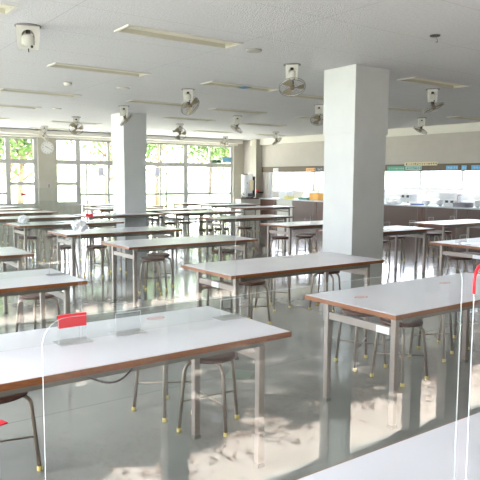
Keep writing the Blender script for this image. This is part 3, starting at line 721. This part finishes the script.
# kitchen work tables behind the hatch
for y0, y1, lab in ((4.5, 8.2, 'stainless work table deep in the kitchen at the right'), (8.8, 12.2, 'stainless work table deep in the kitchen behind the large pillar'), (12.9, 16.3, 'stainless work table deep in the kitchen at the left')):
    t = thing('work_table', (15.0, y0, 0)); tag(t, lab, 'work table')
    MB().box((0, 0, .84), (.8, y1-y0, .88)).build('tabletop', STL, t)
    for x in (.04, .72):
        for y in (.04, y1-y0-.08): MB().box((x, y, 0), (x+.04, y+.04, .84)).build('leg', STL, t)
    MB().box((.04, .04, .2), (.76, y1-y0-.04, .23)).build('shelf', STL, t)
for i, (y, h, d) in enumerate([(5.4, .3, .5), (7.2, .22, .6), (9.5, .34, .4), (10.8, .2, .7), (13.6, .28, .6), (15.2, .25, .5)]):
    item('food_container', 15.4, y, .88, .4, d, h, KW, 'white container on the kitchen work table, number %s from the right' % ['one', 'two', 'three', 'four', 'five', 'six'][i], 'container', extra=lid(STL))

# ---------------------------------------------------------------- small things in the dining hall
o = MB().add([(2.67, 3.78, .002), (2.79, 3.64, .002), (2.64, 3.51, .002), (2.5, 3.63, .002)], [(3, 2, 1, 0)]).add([(2.67, 3.78, .0005), (2.79, 3.64, .0005), (2.64, 3.51, .0005), (2.5, 3.63, .0005)], [(0, 1, 2, 3)]).build('floor_mark', mat('green_mark', (.19, .24, .19), .5))
tag(o, 'grey-green square patch on the floor behind the foreground left table', 'floor mark')
t = thing('dustpan', (.80, 3.76, 0), .5); tag(t, 'red dustpan lying on the floor behind the corner stool', 'dustpan')
MB().prism([(-.14, -.12), (.12, -.16), (.16, .13), (-.12, .12)], 2, 0, .006).build('plate', RED, t)
MB().prism([(-.14, -.12), (-.13, -.12), (-.11, .12), (-.12, .12)], 2, .006, .06).prism([(-.12, .11), (-.12, .12), (.16, .13), (.15, .12)], 2, .006, .05).build('rim', RED, t)
MB().tube([(-.12, .0, .03), (-.30, .0, .05)], .012, 8).build('handle', RED, t)
def bag(x, y, z, s, lab, seed):
    random.seed(seed); vs = []; fs = []; nu, nv = 30, 16
    for j in range(nv+1):
        for i in range(nu):
            ph = pi*j/nv; th = 2*pi*i/nu
            r = s*(.72+.18*sin(5*th+3*ph+seed)+.12*sin(9*th-7*ph)+random.uniform(-.07, .07))
            vs.append((r*sin(ph)*cos(th), r*.8*sin(ph)*sin(th), r*.72*cos(ph)))
    for j in range(nv):
        for i in range(nu): fs.append((j*nu+i, (j+1)*nu+i, (j+1)*nu+(i+1) % nu, j*nu+(i+1) % nu))
    o = MB().add(vs, fs).build('plastic_bag', mat('white_plastic_bag', (.95, .95, .98), .35), loc=(x, y, z)); tag(o, lab, 'bag')
    return o
bag(3.16, 8.03, .80, .125, 'larger crumpled white plastic bag on the left end of a dining table', 3)
bag(2.98, 9.90, .79, .10, 'smaller crumpled white plastic bag on the table behind the larger bag', 5)

# ---------------------------------------------------------------- outdoors
def gmat(name, a, b, sc):
    return mat(name, a, .9, noise=.1, nscale=sc, col2=b)
struct('ground', MB().box((-40, Y1+.25, -.15), (90, 90, -.05)), gmat('far_ground', (.50, .50, .44), (.40, .42, .34), .5))
mb = MB(); mb.box((-25, -60, -.15), (50, Y0-.002, -.004))
struct('pavement', mb, gmat('pink_pavement', (.58, .50, .46), (.48, .42, .39), 3))
struct('ground', MB().box((-60, -60, -.2), (X0-.25, 90, -.06)), gmat('side_ground', (.45, .45, .42), (.35, .38, .3), .7))
struct('wall_light_block', MB().box((-18, -7.3, -.05), (24, -7, 6.5)), mat('light_block_dark', (.16, .18, .14), .9, noise=.3, nscale=1))  # unseen wall added to cut near daylight and darken the panel reflections
# grassy bank beyond the far doors
vs = []; fs = []; nx, ny = 40, 14
for i in range(nx+1):
    for j in range(ny+1):
        x = 2+50*i/nx; y = 26+34*j/ny; vs.append((x, y, -.06+max(0, (y-26))*.16*(.4+.6*min(1, (x-2)/25))+.15*sin(x*.7)*min(1, j/3)))
for i in range(nx):
    for j in range(ny): q = i*(ny+1)+j; fs.append((q, q+ny+1, q+ny+2, q+1))
tag(MB().add(vs, fs, 0, True).build('grass_bank', gmat('bank_grass', (.24, .27, .17), (.19, .23, .12), .6)), kind='structure')
def tree(x, y, h, rad, n, leafsize, lab, seed, m=LEAF, group='trees outside the windows', box=None, z0=None, trunk=.16):
    rg = random.Random(seed); t = thing('tree', (x, y, -.05)); tag(t, lab, 'tree', group)
    zc = z0 if z0 is not None else h*.35
    tr = MB(); tr.tube([(0, 0, 0), (.05, .03, zc*.6), (.12, -.04, zc*1.1), (.05, .05, h*.75)], [trunk, trunk*.85, trunk*.7, trunk*.25], 10)
    for k in range(9):
        a = k*2.4; z = zc*(.7+.09*k); L = rad*(.55+.3*rg.random())
        tr.tube([(.08, 0, z), (.5*L*cos(a), .5*L*sin(a), z+.35*L), (L*cos(a), L*sin(a), z+.55*L+.2*rg.random())], [trunk*.42, trunk*.28, trunk*.08], 6)
    tr.build('trunk', BRK, t)
    lf = MB(); cl = [(rg.uniform(-1, 1), rg.uniform(-1, 1), rg.uniform(-1, 1)) for _ in range(26)]
    vs = []; fs = []
    for k in range(n):
        if box:
            bx, by, bz = box; p = Vector((rg.uniform(*bx), rg.uniform(*by), rg.uniform(*bz)))
        else:
            c = cl[k % 26]; c = Vector(c).normalized()*rg.uniform(.45, .8)
            p = c+Vector((rg.gauss(0, .17), rg.gauss(0, .17), rg.gauss(0, .15))); p = Vector((p.x*rad, p.y*rad, zc+(h-zc)*(.5+.55*p.z)))
        u = Vector((rg.gauss(0, 1), rg.gauss(0, 1), rg.gauss(0, 1))).normalized(); v = u.orthogonal().normalized()
        v = (Matrix.Rotation(rg.uniform(0, 6.28), 3, u) @ v); s_ = leafsize*rg.uniform(.7, 1.3); q = u*s_*.28; w_ = v*s_*.5
        o = len(vs); vs += [p-w_, p+q*1.0, p+w_, p-q*1.0]; fs.append((o, o+1, o+2, o+3))
    lf.add(vs, fs); lf.build('foliage', m, t)
TR = [(7.4, 25, 7, 2.6, 'leafy tree behind the leftmost far window'), (9.2, 33, 8, 3.0, 'thin leafy tree seen over the wall clock pier'), (11.3, 25.5, 7.5, 2.7, 'green tree with visible branches left of the far pillar'),
      (14.6, 27, 7.5, 2.5, 'tree with dark trunk right of the far pillar'), (19.6, 30, 6.6, 2.6, 'bushy tree with pale trunk behind the glass doors'), (23.3, 33, 6.5, 2.5, 'tree at the right end behind the glass doors'), (18.5, 39, 8, 3.2, 'distant tree between the two behind the glass doors')]
for i, (x, y, h, r, lab) in enumerate(TR): tree(x, y, h, r*.74, 2400, .25, lab, 20+i, z0=1.9, trunk=.12)
# row of trees shading the pavement behind the camera
for i in range(6):
    tree(-4+3.6*i, -3.6, 5.2, 1.6, 5600, .28, 'dense street tree number %s along the pavement behind the viewer' % ['one', 'two', 'three', 'four', 'five', 'six'][i], 50+i, LEAF2, 'trees along the near pavement', box=((-1.62, 1.62), (-3.1, 1.82), (2.9, 5.1)), z0=2.6)
rg = random.Random(4); vs = []; fs = []
for k in range(3600):
    y = Y0-.75+rg.gauss(0, .16) if k % 4 else Y0-.3-rg.uniform(0, 1.1); x = rg.uniform(-1, 6); s_ = rg.uniform(.010, .028); a = rg.uniform(0, 6.28); zt = -.002+rg.uniform(0, .012)
    if y > Y0-.27: continue
    o = len(vs); c_, d_ = cos(a)*s_, sin(a)*s_
    vs += [(x-c_, y-d_, zt), (x+d_*.5, y-c_*.5, zt+rg.uniform(0, .012)), (x+c_, y+d_, zt), (x-d_*.5, y+c_*.5, zt+rg.uniform(0, .012))]; fs.append((o, o+1, o+2, o+3))
o = MB().add(vs, fs).build('leaf_litter', mat('dry_leaves', (.52, .34, .26), .8, noise=.6, nscale=30)); tag(o, 'dry fallen leaves scattered on the sunlit pavement outside the near doors', 'leaves', kind='stuff')
